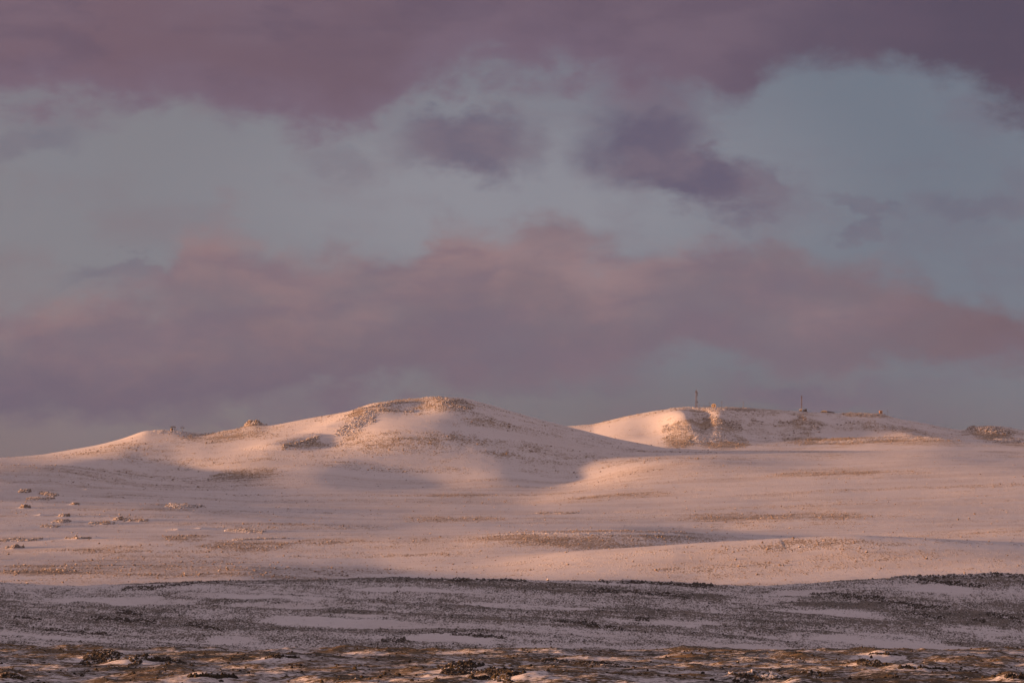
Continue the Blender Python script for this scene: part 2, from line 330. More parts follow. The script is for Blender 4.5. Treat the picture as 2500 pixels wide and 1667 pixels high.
# --- bare, stony patches: centre and half-size in the photo, turned into ground metres; strength
PATCH = [
 (565,1055,120,26,.55),(620,1032,35,9,.9),(440,1056,70,12,.45),(250,1095,110,8,.35),(870,1035,45,30,.7),(905,1000,60,10,.55),(735,1080,60,12,.65),(1090,985,70,14,.5),(1010,975,90,5,.45),
 (1170,1018,50,10,.5),(1240,1042,110,10,.35),(1030,1075,70,10,.35),(1210,1105,60,8,.45),(1260,1120,60,10,.35),(600,1155,90,14,.55),(640,1175,70,12,.3),(930,1100,60,10,.2),
 (1655,1065,42,34,1.0),(1755,1065,70,36,.95),(1700,1035,40,8,.25),(1780,1000,130,8,.45),(1970,1025,40,20,.6),(1950,1068,50,22,.6),(1855,1060,30,25,.25),(2080,1022,60,12,.4),(2100,1074,120,8,.85),(2250,1078,100,10,.6),
 (2120,1012,60,6,.6),(2200,1050,80,14,.4),(2415,1052,70,14,.9),(2460,1080,60,24,.6),(2000,1105,70,10,.3),(2010,1152,120,14,.6),(2170,1158,110,10,.4),(2450,1105,50,6,.4),
 (1530,1210,120,9,.5),(1420,1222,60,10,.4),(1120,1208,80,6,.5),(1100,1265,130,10,.55),(1360,1252,60,5,.6),(1800,1268,130,18,.65),(2000,1262,110,16,.6),(1950,1215,150,10,.35),
 (1450,1300,260,8,.8),(1180,1310,200,7,.5),(1050,1360,90,10,.4),(1300,1395,160,16,.35),(2000,1330,170,14,.7),(1800,1345,140,12,.45),(2200,1345,150,20,.4),(1650,1380,160,10,.3),
 (150,1335,60,10,.2),(260,1345,100,14,.6),(600,1330,120,12,.75),(800,1320,90,6,.6),(430,1310,60,6,.5),(120,1385,150,12,.55),(400,1370,230,12,.5),(300,1395,330,12,.6),(700,1400,180,12,.45),
 (100,1195,40,6,.5),(230,1160,80,6,.4),(330,1155,60,6,.35),(420,1235,70,8,.3),(250,1215,80,5,.4),(590,1250,70,8,.25),(470,1310,60,8,.5),(30,1255,40,8,.3),(330,1212,90,5,.35)]
for px, py, rx, ry, st in PATCH:
    c = at(px, py, 2300); ys, row, vis = sight(px); ok = vis & (ys > 2300) & (np.abs(row-py) < ry) & (np.abs(ys-c[1]) < 260)
    dyw = max(10.0, (ys[ok].max()-ys[ok].min())/2*1.1 if ok.any() else 15.0)
    dxw = rx/F*c[1]
    r = rows(c[1]-3*dyw, c[1]+3*dyw); x, y = Xg[r], Yg[r]
    wob = .35*fbm(x, y, dxw*.5+5, int(px+py), 3)
    q = ((x-c[0])/dxw)**2+((y-c[1])/dyw)**2
    bare[r] += st*.44*(1-smooth(.25, 1.5, q*(1+wob)+wob*.5))
# --- drifts of clean snow on the shaded slope
DRIFT = [(830,1515,180,9),(700,1480,140,5),(300,1470,220,8),(900,1500,60,5),(1850,1465,90,10),(2350,1590,220,35),(2400,1540,120,16),(2150,1560,160,14),(1960,1450,90,8),(1650,1520,120,7),(1100,1560,120,9),(1330,1585,90,7),
         (120,1575,110,6),(560,1560,80,4),(620,1455,200,6),(1000,1440,170,6),(1530,1448,120,5),(1250,1480,180,5),(2050,1500,120,7),(2300,1440,70,5),(1850,1580,160,10)]
for px, py, rx, ry in DRIFT:
    c = at(px, py, 1200); dxw = rx/F*c[1]
    ys, row, vis = sight(px); ok = vis & (ys > 1200) & (ys < 1700) & (np.abs(row-py) < ry)
    dyw = max(6.0, (ys[ok].max()-ys[ok].min())/2 if ok.any() else 6.0)
    r = rows(c[1]-5*dyw-.5*dxw, c[1]+5*dyw+.5*dxw); x, y = Xg[r], Yg[r]
    q = ((x-c[0])/dxw)**2+((y-c[1]+.25*(x-c[0]))/dyw)**2; wob = .4*fbm(x, y, 12, int(px), 3)
    bare[r] -= .48*(1-smooth(.2, 1.6, q*(1+1.6*wob)+wob))
# --- mounds in the foreground (column, row, half-width px, height m): later crowned with rocks
MOUND = [(265,1612,75,1.9),(330,1618,60,1.5),(1160,1640,100,1.6),(510,1655,60,1.2),(1290,1650,70,.9),(2145,1600,35,.9),(2110,1622,50,1.1),(1830,1655,110,1.5),(2190,1603,60,.6),(690,1605,50,.9),(2475,1655,45,1.4),(30,1655,45,1.2),(375,1612,40,.5),(2250,1630,60,.9),(1400,1608,120,.7),(1700,1625,90,.7),(1950,1660,50,.8)]
for px, py, rx, hgt in MOUND:
    c = at(px, py); w = rx/F*c[1]
    r = rows(c[1]-12, c[1]+12)
    Z[r] += .6*hgt*(1+.5*fbm(Xg[r], Yg[r], 3.5, 5, 3))*np.exp(-((Xg[r]-c[0])/w)**2-((Yg[r]-c[1])/4.5)**2)
    bare[r] -= .35*np.exp(-((Xg[r]-c[0]+w*.7)/w)**2-((Yg[r]-c[1]+3)/4.0)**2)
for px, py, rx, hgt in [(62,1201,10,2.4),(118,1208,12,1.7),(62,1239,9,2.6),(183,1231,8,2.0),(298,1269,13,2.4),(452,1236,16,1.8),(157,1260,9,2.0),(152,1273,12,1.3),(38,1337,12,2.0),(190,1315,14,1.3),
                        (100,1257,8,1.4),(213,1196,9,1.8),(120,1314,34,1.1),(40,1318,24,1.2),(600,1297,20,1.1),(435,1293,14,1.3),(260,1277,12,1.2),(345,1270,14,1.3),(235,1313,14,1.3),(490,1290,12,1.0)]:
    c = at(px, py, 2300); w = rx/F*c[1]; r = rows(c[1]-30, c[1]+30)
    Z[r] += hgt*np.exp(-np.abs((Xg[r]-c[0])/w)**1.5-((Yg[r]-c[1])/8)**2)
    bare[r] -= .5*np.exp(-((Xg[r]-c[0])/w/1.3)**2-((Yg[r]-c[1])/10)**2)
bare = np.clip(bare, 0, 1)
# ------------------------------------------------------------------ ground materials
def ground_mat(name, snow, bare_cols, tiny, soft, bump_d, thr=.5, speck=.0, stretch=1.0, deep=1.0, cover=1.0, thin_k=.35):
    mt = bpy.data.materials.new(name); mt.use_nodes = True
    T = NT(mt.node_tree); T.n.clear()
    geo = T.node('ShaderNodeNewGeometry'); P = geo.outputs['Position']
    at_ = T.node('ShaderNodeAttribute', attribute_name='bare'); b = at_.outputs['Fac']
    Ps = T.vmath('MULTIPLY', P, (1.0/stretch, deep, 1.0))
    n1 = T.noise(Ps, 1/tiny, 5, .65); n2 = T.noise(Ps, 1/(tiny*5), 4, .6); n3 = T.noise(P, 1/(tiny*30), 3, .5)
    v = T.math('ADD', b, T.math('MULTIPLY_ADD', T.math('SUBTRACT', n1, .5), 2.6, T.math('MULTIPLY', T.math('SUBTRACT', n2, .5), .9)))
    v = T.math('ADD', v, speck)
    f = T.sstep(v, thr-soft, thr+soft)
    c1 = T.mix(T.sstep(n2, .35, .65), bare_cols[0], bare_cols[1])
    c1 = T.mix(T.sstep(n3, .4, .62), c1, bare_cols[2])
    c1 = T.mix(T.math('MULTIPLY', T.sstep(n1, .35, .3), .6), c1, tuple(c*.35 for c in bare_cols[0]))
    thin = T.sstep(T.noise(T.vmath('MULTIPLY', P, (.35, 1.0, 1.0)), 1/(tiny*45), 5, .6), .42, .66)
    drift = T.noise(T.vmath('MULTIPLY', P, (.25, 1.0, 1.0)), 1/(tiny*2.2), 5, .6)
    sn = T.mix(T.math('MULTIPLY', thin, thin_k), snow, (.67, .63, .61))
    sn = T.mix(T.sstep(drift, .52, .70, 0.0, .22), sn, (.64, .60, .58))
    col = T.mix(T.math('MULTIPLY', f, cover), sn, c1)
    bs = T.node('ShaderNodeBsdfPrincipled'); T.put(bs.inputs['Base Color'], col)
    T.put(bs.inputs['Roughness'], T.math('MULTIPLY_ADD', f, .3, .62)); bs.inputs['Specular IOR Level'].default_value = .2
    hgt = T.math('MULTIPLY_ADD', f, .5, T.math('MULTIPLY', drift, .55)); hgt = T.math('ADD', hgt, T.math('MULTIPLY', n1, T.math('MULTIPLY_ADD', f, .9, .18)))
    bp = T.node('ShaderNodeBump'); T.put(bp.inputs['Height'], hgt); bp.inputs['Distance'].default_value = bump_d; bp.inputs['Strength'].default_value = .6
    T.l.new(bp.outputs[0], bs.inputs['Normal'])
    o = T.node('ShaderNodeOutputMaterial'); T.l.new(bs.outputs[0], o.inputs[0])
    return mt
SNOW = (.80, .79, .80)
m_fore = ground_mat('moor_under_snow', SNOW, [(.05,.034,.016),(.19,.12,.04),(.036,.032,.017)], .55, .14, .35, stretch=1.5, cover=.96)
m_slope = ground_mat('stony_slope', SNOW, [(.085,.073,.056),(.14,.118,.085),(.06,.054,.034)], .6, .24, .3, thr=.55, deep=.22, cover=.84)
m_field = ground_mat('snow_over_stones', SNOW, [(.34,.26,.20),(.44,.36,.29),(.28,.22,.17)], 1.3, .26, .6, thr=.60, deep=.22, thin_k=.75)
m_hill = ground_mat('snowy_hill', SNOW, [(.32,.25,.18),(.44,.35,.26),(.27,.21,.15)], 1.9, .20, .8, thr=.58, deep=.4)
def tag(o, label=None, cat=None, group=None, kind=None):
    if label: o['label'] = label
    if cat: o['category'] = cat
    if group: o['group'] = group
    if kind: o['kind'] = kind
    return o
def sheet(name, y0, y1, mt, label):
    i0, i1 = np.searchsorted(YS, [y0, y1]); i1 = min(i1, len(YS)-1)
    nr, nc = i1-i0+1, len(SS)
    co = np.stack([Xg[i0:i1+1], Yg[i0:i1+1], Z[i0:i1+1]], -1).reshape(-1, 3)
    a = (np.arange(nr-1)[:, None]*nc+np.arange(nc-1)).ravel()
    q = np.stack([a, a+1, a+nc+1, a+nc], -1).astype(np.int32)
    me = bpy.data.meshes.new(name); me.vertices.add(len(co)); me.vertices.foreach_set('co', co.ravel())
    me.loops.add(q.size); me.loops.foreach_set('vertex_index', q.ravel())
    me.polygons.add(len(q)); me.polygons.foreach_set('loop_start', np.arange(0, q.size, 4, dtype=np.int32))
    me.polygons.foreach_set('use_smooth', np.ones(len(q), bool))
    me.update(calc_edges=True)
    at_ = me.attributes.new('bare', 'FLOAT', 'POINT'); at_.data.foreach_set('value', bare[i0:i1+1].astype(np.float32).ravel())
    me.materials.append(mt)
    o = bpy.data.objects.new(name, me); COL.objects.link(o)
    return tag(o, label, kind='structure')
sheet('ground', -250, 1200, m_fore, 'sunlit moor of brown heather and snow patches in front')
sheet('slope', 1200, 2100, m_slope, 'shaded grey slope of stones and thin snow')
sheet('snow_field', 2100, 4650, m_field, 'wide pink snow plain rising to the hills')
sheet('hill', 4650, 5800, m_hill, 'nearer rounded snow hill with a rocky spur')
sheet('hill', 5800, 12000, m_hill, 'farther snow hill that carries the radio masts')
# ------------------------------------------------------------------ rocks
def simple_mat(name, col, rough=.8, metal=0.0, var=.25, scale=1.0):
    mt = bpy.data.materials.new(name); mt.use_nodes = True; T = NT(mt.node_tree)
    bs = T.n['Principled BSDF']; P = T.node('ShaderNodeNewGeometry').outputs['Position']
    n = T.noise(P, scale, 4, .6)
    T.put(bs.inputs['Base Color'], T.mix(n, tuple(c*(1-var) for c in col), tuple(min(1, c*(1+var)) for c in col)))
    bs.inputs['Roughness'].default_value = rough; bs.inputs['Metallic'].default_value = metal
    return mt
def rock_mat(name, cols, cover, lichen=None):
    """stone with snow lying on its flatter tops"""
    mt = bpy.data.materials.new(name); mt.use_nodes = True; T = NT(mt.node_tree); bs = T.n['Principled BSDF']
    g = T.node('ShaderNodeNewGeometry'); s = T.node('ShaderNodeSeparateXYZ'); T.put(s.inputs[0], g.outputs['Normal'])
    n = T.noise(g.outputs['Position'], 1.1, 5, .65); n2 = T.noise(g.outputs['Position'], .35, 3, .6)
    c = T.mix(T.sstep(n, .35, .65), cols[0], cols[1])
    if lichen: c = T.mix(T.sstep(n2, .5, .6), c, lichen)
    f = T.sstep(T.math('ADD', s.outputs[2], T.math('MULTIPLY', T.math('SUBTRACT', n2, .5), 1.0)), cover-.08, cover+.08)
    T.put(bs.inputs['Base Color'], T.mix(f, c, SNOW)); bs.inputs['Roughness'].default_value = .9
    bp = T.node('ShaderNodeBump'); T.put(bp.inputs['Height'], n); bp.inputs['Distance'].default_value = .3; T.l.new(bp.outputs[0], bs.inputs['Normal'])
    return mt
r_near = rock_mat('dark_peaty_rock', [(.012,.010,.008),(.035,.026,.016)], 1.02, (.045,.032,.012))
r_mid = rock_mat('dark_stone', [(.045,.041,.038),(.10,.09,.078)], .90, (.07,.062,.04))
r_far = rock_mat('brown_stone', [(.11,.085,.07),(.27,.215,.17)], .76)
import bmesh
PROTO = []
for k in range(10):
    bm = bmesh.new(); bmesh.ops.create_icosphere(bm, subdivisions=1 if k < 6 else 2, radius=1)
    rr = random.Random(k)
    for _ in range(3):                                   # break flat faces off the ball
        d = Vector((rr.uniform(-1,1), rr.uniform(-1,1), rr.uniform(-.2,1))).normalized(); cut = rr.uniform(.45,.75)
        for v in bm.verts:
            p = v.co.dot(d)
            if p > cut: v.co -= d*(p-cut)
    for v in bm.verts:
        v.co *= rr.uniform(.8, 1.15); v.co.z = max(v.co.z, -.5)
    bm.verts.ensure_lookup_table()
    PROTO.append((np.array([v.co[:] for v in bm.verts]), np.array([[v.index for v in f.verts] for f in bm.faces]))); bm.free()
def rock_geo(centers, sizes, flat=.62, kinds=6):
    V = []; Fc = []; off = 0
    for c, s in zip(centers, sizes):
        pv_, pf = PROTO[int(rng.integers(kinds))] if kinds <= 10 else PROTO[6+int(rng.integers(4))]
        a = rng.uniform(0, 6.283); ca, sa = math.cos(a), math.sin(a)
        q = pv_*np.array([rng.uniform(.8,1.3), rng.uniform(.8,1.3), rng.uniform(.75,1.2)*flat/.62])
        q = np.stack([q[:,0]*ca-q[:,1]*sa, q[:,0]*sa+q[:,1]*ca, q[:,2]], -1)*s
        q[:, 2] += s*.12
        V.append(q+c); Fc.append(pf+off); off += len(q)
    return np.concatenate(V), np.concatenate(Fc)
def mesh_obj(name, V, Fc, mt, parent=None, loc=None):
    me = bpy.data.meshes.new(name)
    V = np.asarray(V, float)
    if loc is not None: V = V-np.asarray(loc)
    me.from_pydata(V.tolist(), [], [list(map(int, f)) for f in Fc]); me.update(); me.materials.append(mt)
    o = bpy.data.objects.new(name, me); COL.objects.link(o)
    if loc is not None: o.location = loc
    if parent: o.parent = parent
    return o
# outcrops: (label, column, row, half-width px, half-height px, stones, stone size m, zone lo, rock, tall)
def cells(x, y, seed):
    """rounded blocks: nearest of jittered points, with a height of its own"""
    ix = np.floor(x).astype(np.int64); iy = np.floor(y).astype(np.int64); f1 = np.full(x.shape, 9.0); hv = np.zeros(x.shape); lean = np.zeros(x.shape)
    for a in (-1, 0, 1):
        for b in (-1, 0, 1):
            cx = ix+a; cy = iy+b
            jx = cx+.5+.8*(_hash(cx, cy, seed)-.5); jy = cy+.5+.8*(_hash(cx, cy, seed+1)-.5)
            rad = .35+.45*_hash(cx, cy, seed+2); d = np.hypot(x-jx, y-jy)/rad
            k = d < f1; f1 = np.where(k, d, f1); hv = np.where(k, _hash(cx, cy, seed+3)*rad/.6, hv)
            lean = np.where(k, (x-jx)*(_hash(cx, cy, seed+4)-.5)+(y-jy)*(_hash(cx, cy, seed+5)-.5), lean)
    return f1, hv, lean
def outcrop(label, px, py, rx, ry, n, size, lo, mt, tilt=0.0, crest=0.0):
    """one continuous sheet of broken rock that stands out of the ground along a line"""
    c0 = at(px, py, lo); pts = []
    for a in np.linspace(-1, 1, 7):
        p = at(px+a*rx, py+a*tilt, lo)
        if abs(p[1]-c0[1]) < 260: pts.append((p[0], p[1]))
    if len(pts) < 2: pts = [(c0[0]-rx/F*c0[1], c0[1]), (c0[0]+rx/F*c0[1], c0[1])]
    pts = [(a, sum(q[1] for q in pts[max(0,i-1):i+2])/len(pts[max(0,i-1):i+2])) for i, (a, b) in enumerate(pts)]
    ys, row, vis = sight(px); ok = vis & (np.abs(ys-c0[1]) < 200) & (np.abs(row-py) < ry)
    dw = float(np.clip((ys[ok].max()-ys[ok].min())/2 if ok.any() else 6, 2.5*size, 90)); hw = max(rx*.35, ry)/F*c0[1]
    xs = [p[0] for p in pts]; yy = [p[1] for p in pts]; g = size*.30
    x0, x1, y0, y1 = min(xs)-hw, max(xs)+hw, min(yy)-dw*1.1, max(yy)+dw*1.1
    nx = int((x1-x0)/g)+2; ny = int((y1-y0)/g)+2; 
    while nx*ny > 60000: g *= 1.15; nx = int((x1-x0)/g)+2; ny = int((y1-y0)/g)+2
    x, y = np.meshgrid(np.linspace(x0, x1, nx), np.linspace(y0, y1, ny))
    d, al = seg_dist(x, y, pts, hw/dw); q = d/hw
    seed = int(px*3+py)
    q = q+.45*fbm(x, y, hw*.7+size*2, seed, 3); env = 1-smooth(.15, .95, q)
    f1, hv, lean = cells(x/size/1.25, y/size/1.25, seed); f2, hv2, le2 = cells(x/size/.55, y/size/.55, seed+50)
    gapn = fbm(x, y, size*3.2, seed+9, 3, .6)
    rock = size*(1.05*np.clip(1-f1**3, -.4, 1)*(.30+hv)+.42*np.clip(1-f2**3, -.3, 1)*(.2+hv2)+.8*lean)
    hgt = rock*(.35+.65*env)+size*(-1.25+.85*env+.85*gapn)+crest*np.clip(1-q*q*1.4, 0, 1)*(.8+.5*gapn)
    zz = H(x.ravel(), y.ravel()).reshape(x.shape)+np.maximum(hgt, -.7*size-.3)
    edge = (q > .98)
    co = np.stack([x-c0[0], y-c0[1], zz-c0[2]], -1).reshape(-1, 3)
    a = (np.arange(ny-1)[:, None]*nx+np.arange(nx-1)).ravel(); f = np.stack([a, a+1, a+nx+1, a+nx], -1).astype(np.int32)
    me = bpy.data.meshes.new('rock_outcrop'); me.vertices.add(len(co)); me.vertices.foreach_set('co', co.ravel())
    me.loops.add(f.size); me.loops.foreach_set('vertex_index', f.ravel()); me.polygons.add(len(f))
    me.polygons.foreach_set('loop_start', np.arange(0, f.size, 4, dtype=np.int32)); me.update(calc_edges=True); me.materials.append(mt)
    o = bpy.data.objects.new('rock_outcrop', me); COL.objects.link(o); o.location = c0
    return tag(o, label, 'rock outcrop', 'rock outcrops')
FAR, MIDL = 4600, 1250
OUT = [
 ('rocky knob with a dark right side on the left shoulder of the nearer hill',616,1032,17,7,110,1.5,FAR,r_far,0,1.2),
 ('long band of rocks running down the bright left spur of the nearer hill',868,1038,34,30,190,1.15,FAR,r_far,-20,0),
 ('short rock rib at the lower end of the bright spur',735,1080,42,9,110,1.3,FAR,r_far,-14,0),
 ('scattered crag on the very summit of the nearer hill',1085,974,45,5,90,1.3,FAR,r_far,4,0),
 ('rocks just below the summit of the nearer hill',1115,990,34,10,90,1.3,FAR,r_far,8,0),
 ('rocks along the skyline left of the nearer summit',930,990,60,6,80,1.2,FAR,r_far,-10,0),
 ('small rocks below the left end of the summit bowl',960,1003,45,6,60,1.1,FAR,r_far,2,0),
 ('stones on the left skyline under the two lift towers',440,1056,60,5,90,1.1,FAR,r_far,4,0),
 ('broad stony brow on the rounded left spur of the farther hill',1655,1045,30,18,110,1.2,6100,r_far,0,0),
 ('craggy brow on the middle spur of the farther hill',1762,1030,40,15,180,1.6,6100,r_far,12,0),
 ('stony face below the craggy middle spur of the farther hill',1748,1066,44,26,170,1.1,6100,r_far,0,0),
 ('row of pale rocks on the summit around the tall lattice mast',1705,997,60,5,160,1.4,6100,r_far,2,0),
 ('rocks in a line just right of the domed hut on the farther summit',1790,999,50,4,110,1.3,6100,r_far,2,0),
 ('dark crag standing below the slim mast',1975,1032,22,14,120,1.8,6100,r_far,18,0),
 ('small crag left of the dark crag under the slim mast',1918,1031,14,6,40,1.4,6100,r_far,0,0),
 ('tiny crag in the middle of the farther hill face',1848,1028,14,5,35,1.3,6100,r_far,3,0),
 ('rocks on the right shoulder of the farther hill beside the small cabin',2110,1012,45,5,130,1.3,6100,r_far,2,0),
 ('long stony ledge under the right shoulder of the farther hill',2110,1074,100,6,190,.8,6100,r_far,-6,0),
 ('rocky knoll at the far right end of the skyline',2412,1050,48,10,220,1.8,6100,r_far,4,2.0),
 ('patch of rocks at the right frame edge below the rocky knoll',2468,1075,30,14,90,1.4,6100,r_far,0,0),
 ('largest snow-capped rock group high on the left plain',62,1200,14,5,34,1.17,2600,r_far,0,1.2),
 ('rock group just right of the largest one on the left plain',118,1207,16,4,30,1.09,2600,r_far,4,.8),
 ('low rock row under the two high groups on the left plain',98,1218,26,4,34,1.01,2600,r_far,0,.6),
 ('lone pale peak-shaped rock at the left edge of the plain',62,1238,11,4,22,1.17,2600,r_far,0,1.2),
 ('small dark-sided rock right of the pale peak-shaped one',183,1230,9,3,20,0.94,2600,r_far,0,.8),
 ('wide snow-capped rock with a dark top in the left plain',298,1268,18,5,40,1.01,2600,r_far,0,1.0),
 ('low stones trailing left of the wide snow-capped rock',250,1277,26,4,34,0.78,2600,r_far,0,.4),
 ('flat rocks right of the wide snow-capped rock',338,1270,20,3,24,0.78,2600,r_far,0,.4),
 ('row of snow-capped rocks highest in the middle of the left plain',452,1235,34,5,50,0.94,2600,r_far,2,.7),
 ('small pointed rock left of the wide snow-capped rock',157,1259,12,4,24,0.94,2600,r_far,0,.8),
 ('pointed stones below the small pointed rock',152,1272,18,4,28,0.86,2600,r_far,0,.5),
 ('low stones near the left edge under the pointed stones',122,1285,18,4,26,0.78,2600,r_far,0,.4),
 ('pale line of rocks at the left edge above the brown bands',50,1318,45,4,50,0.78,2600,r_far,-2,.3),
 ('pair of bright rocks on the pale line left of the plain',190,1314,26,3,34,0.94,2600,r_far,0,.5),
 ('dark snow-banked rock below the pale line at the left edge',38,1336,18,5,34,1.01,2600,r_far,0,.9),
 ('thin rocks in the centre left of the plain',600,1296,40,4,44,0.78,2600,r_far,2,.4),
 ('dotted rock line above the brown band left of centre',640,1315,60,3,60,0.70,2600,r_far,-2,0),
 ('line of small rocks in front of the nearer hill',1360,1252,45,2,50,0.78,2600,r_far,0,0),
 ('stony crest of the long low ridge across the middle plain',1440,1302,200,4,190,0.51,2600,r_far,0,0),
 ('dark rocks on the slope crest right of centre',1600,1425,120,5,120,.75,MIDL,r_mid,4,0),
 ('dark rocks on the slope crest left of centre',430,1428,110,6,90,.6,MIDL,r_mid,-10,0),
 ('dark rocks on the slope crest in the middle',1130,1415,130,5,110,.6,MIDL,r_mid,3,0),
 ('black rocks along the high right part of the slope crest',2330,1406,140,6,130,.7,MIDL,r_mid,-3,0),
 ('long dark ledge in the upper right of the shaded slope',2330,1425,80,6,90,.7,MIDL,r_mid,8,0),
 ('broken rock band running down right across the slope',2150,1465,150,5,140,.65,MIDL,r_mid,22,0),
 ('rock ledge below the broken band on the right of the slope',2260,1502,45,7,60,.8,MIDL,r_mid,8,0),
 ('cluster of boulders near the right frame edge on the slope',2450,1505,35,12,60,.7,MIDL,r_mid,6,0),
 ('lone dark pointed rock on the right of the slope',2388,1514,14,5,22,.9,MIDL,r_mid,2,.5),
 ('dark snow-capped ledge in the middle of the slope',1480,1532,40,6,60,.8,MIDL,r_mid,6,.4),
 ('dark rock line left of the middle ledge',1390,1519,40,4,40,.55,MIDL,r_mid,4,0),
 ('small black rock on the snow right of the middle ledge',1568,1512,14,4,18,.75,MIDL,r_mid,0,.3),
 ('rocks beneath the crest right of centre on the slope',1560,1448,110,9,130,.6,MIDL,r_mid,8,0),
 ('curved dark ledge on the left of the slope',500,1530,40,5,70,.75,MIDL,r_mid,8,.3),
 ('broken dark ledge above the curved one on the left',300,1512,70,7,90,.65,MIDL,r_mid,6,0),
 ('upper rocks on the left of the slope by a snow drift',315,1498,26,5,34,.7,MIDL,r_mid,4,.3),
 ('rock ledge low on the left of the slope',190,1542,70,5,70,.6,MIDL,r_mid,6,0),
 ('short ledge at the left frame edge of the slope',70,1508,34,4,40,.6,MIDL,r_mid,5,0),
 ('small rocks low in the centre of the slope',1150,1550,80,6,70,.55,MIDL,r_mid,8,0),
 ('pair of dark rocks low in the centre left of the slope',960,1562,26,4,28,.7,MIDL,r_mid,0,.2),
 ('large black rocky mound with a snowy left side in the left foreground',280,1606,62,12,230,0.29,480,r_near,6,0.25),
 ('black rocky mound at the bottom centre of the photo',1165,1638,75,11,300,0.30,480,r_near,4,0.20),
 ('black rocks under the central rocky mound at the bottom edge',1215,1656,60,6,110,0.29,480,r_near,0,0.15),
 ('dark rocks at the bottom edge left of the central mound',520,1652,52,7,130,0.26,480,r_near,0,0.25),
 ('dark rocks along the bottom edge right of the central mound',1890,1658,90,6,150,0.27,480,r_near,2,0.15),
 ('black knob of rock on the right skyline of the foreground',2160,1597,36,5,80,0.26,480,r_near,2,0.15),
 ('dark rocks on the snowy hummock right of the foreground',2125,1621,26,5,60,0.23,480,r_near,2,0.15),
 ('black clump at the bottom right corner',2478,1652,22,8,80,0.30,480,r_near,0,0.25),
 ('black rocks in the bottom left corner',28,1652,24,8,60,0.26,480,r_near,4,0.15),
 ('low dark rocks by the heather left of centre foreground',690,1604,36,6,80,0.24,480,r_near,0,0.15),
 ('dark clump of rocks in the foreground right of the big left mound',395,1612,40,7,80,0.27,480,r_near,2,0.15),
 ('dark ridge of stones on the right side of the foreground',2250,1630,50,5,70,0.22,480,r_near,2,0.10),
 ('dark rocks at the right of the central foreground hummock',1420,1618,80,6,90,0.20,480,r_near,6,0.10)]
for a in OUT: outcrop(*a)
# loose boulders: the 300 that show largest are things, the rest one mass of stones
cand = []   # (apparent size, zone, point, size)
def strew(n, y0, y1, px0, px1, smean, zone, need=None, lo=300):
    k = 0; tries = 0
    while k < n and tries < n*40:
        tries += 1
        Yq = rng.uniform(y0, y1); pq = rng.uniform(px0, px1); xq = (pq-1250)/F*Yq
        j = int(np.clip(np.searchsorted(YS, Yq), 0, len(YS)-1)); i = int(np.clip(np.searchsorted(SS, xq/(Yq+SHIFT)), 0, len(SS)-1))
        if rng.random() > need(bare[j, i]): continue
        s = smean*min(rng.lognormal(0, .5), 2.6)
        cand.append((s/Yq, zone, (xq, Yq, float(Z[j, i])), s)); k += 1
strew(4500, 480, 900, -50, 2550, .13, 'fore', lambda b: max(0.02, (b-.45)*2))
strew(17000, 1330, 1660, -50, 2550, .145, 'slope', lambda b: max(0.01, (b-.35)*1.8))
strew(7000, 2500, 4650, -50, 2550, .42, 'field', lambda b: max(.002, (b-.22)**2*4))
strew(2600, 4650, 5300, 0, 1750, .5, 'hill', lambda b: max(.008, (b-.3)*1.6))
strew(3600, 6250, 6850, 1380, 2550, .6, 'hill2', lambda b: max(.008, (b-.3)*1.6))
# visible ones only count among the 300
def visible(p, s):
    x, y, z = p; t = np.linspace(.05, .985, 60); yy = y*t; yy = yy[yy > 420]
    if len(yy) == 0: return True
    return bool(np.all(H(x/y*yy, yy) < (z+s*.7)/y*yy+.01))
cand.sort(key=lambda c: -c[0])
INFO = {'fore': ('small dark rock among heather on the sunlit foreground moor', r_near, 'rocks on the foreground moor'),
        'slope': ('dark boulder lying on the shaded grey slope', r_mid, 'boulders on the shaded slope'),
        'field': ('snow-dusted boulder lying on the pink snow plain', r_far, 'boulders on the snow plain'),
        'hill': ('brown boulder on the side of the nearer snow hill', r_far, 'boulders on the nearer hill'),
        'hill2': ('brown boulder on the side of the farther snow hill', r_far, 'boulders on the farther hill')}
protos = {}
for zone, (lb, mt, g) in INFO.items():
    L = []
    for k in range(6):
        V, Fc = rock_geo([(0,0,0)], [1.0], kinds=10)
        me = bpy.data.meshes.new('boulder'); me.from_pydata(V.tolist(), [], Fc.tolist()); me.materials.append(mt); L.append(me)
    protos[zone] = L
quota = {'fore': 55, 'slope': 100, 'field': 55, 'hill': 22, 'hill2': 22}
rest = {z: [] for z in INFO}; picked = []
for ap, zone, p, s in cand:
    u = 1250+F*p[0]/p[1]
    if quota[zone] > 0 and 8 < u < 2492 and visible(p, s):
        quota[zone] -= 1; picked.append((ap, zone, p, s, u, EYE-F*p[2]/p[1]))
    else: rest[zone].append((p, s))
AREA = {'fore': ('small dark rock', 'foreground moor', 1590, 1667), 'slope': ('dark boulder', 'shaded grey slope', 1400, 1590), 'field': ('snow-dusted boulder', 'snow plain', 1130, 1410),
        'hill': ('brown boulder', 'nearer snow hill', 970, 1180), 'hill2': ('brown boulder', 'farther snow hill', 995, 1110)}
RANK = ['largest', 'second largest', 'third largest', 'fourth largest', 'fifth largest', 'sixth largest', 'seventh largest', 'eighth largest', 'ninth largest', 'tenth largest', 'eleventh largest', 'twelfth largest', 'thirteenth largest', 'fourteenth largest', 'fifteenth largest', 'sixteenth largest']
HOR = ['at the far left', 'well to the left', 'left of centre', 'just left of centre', 'in the centre', 'just right of centre', 'right of centre', 'well to the right', 'at the far right']; VER = ['near the top', 'above the middle', 'below the middle', 'near the bottom']
seen = {}
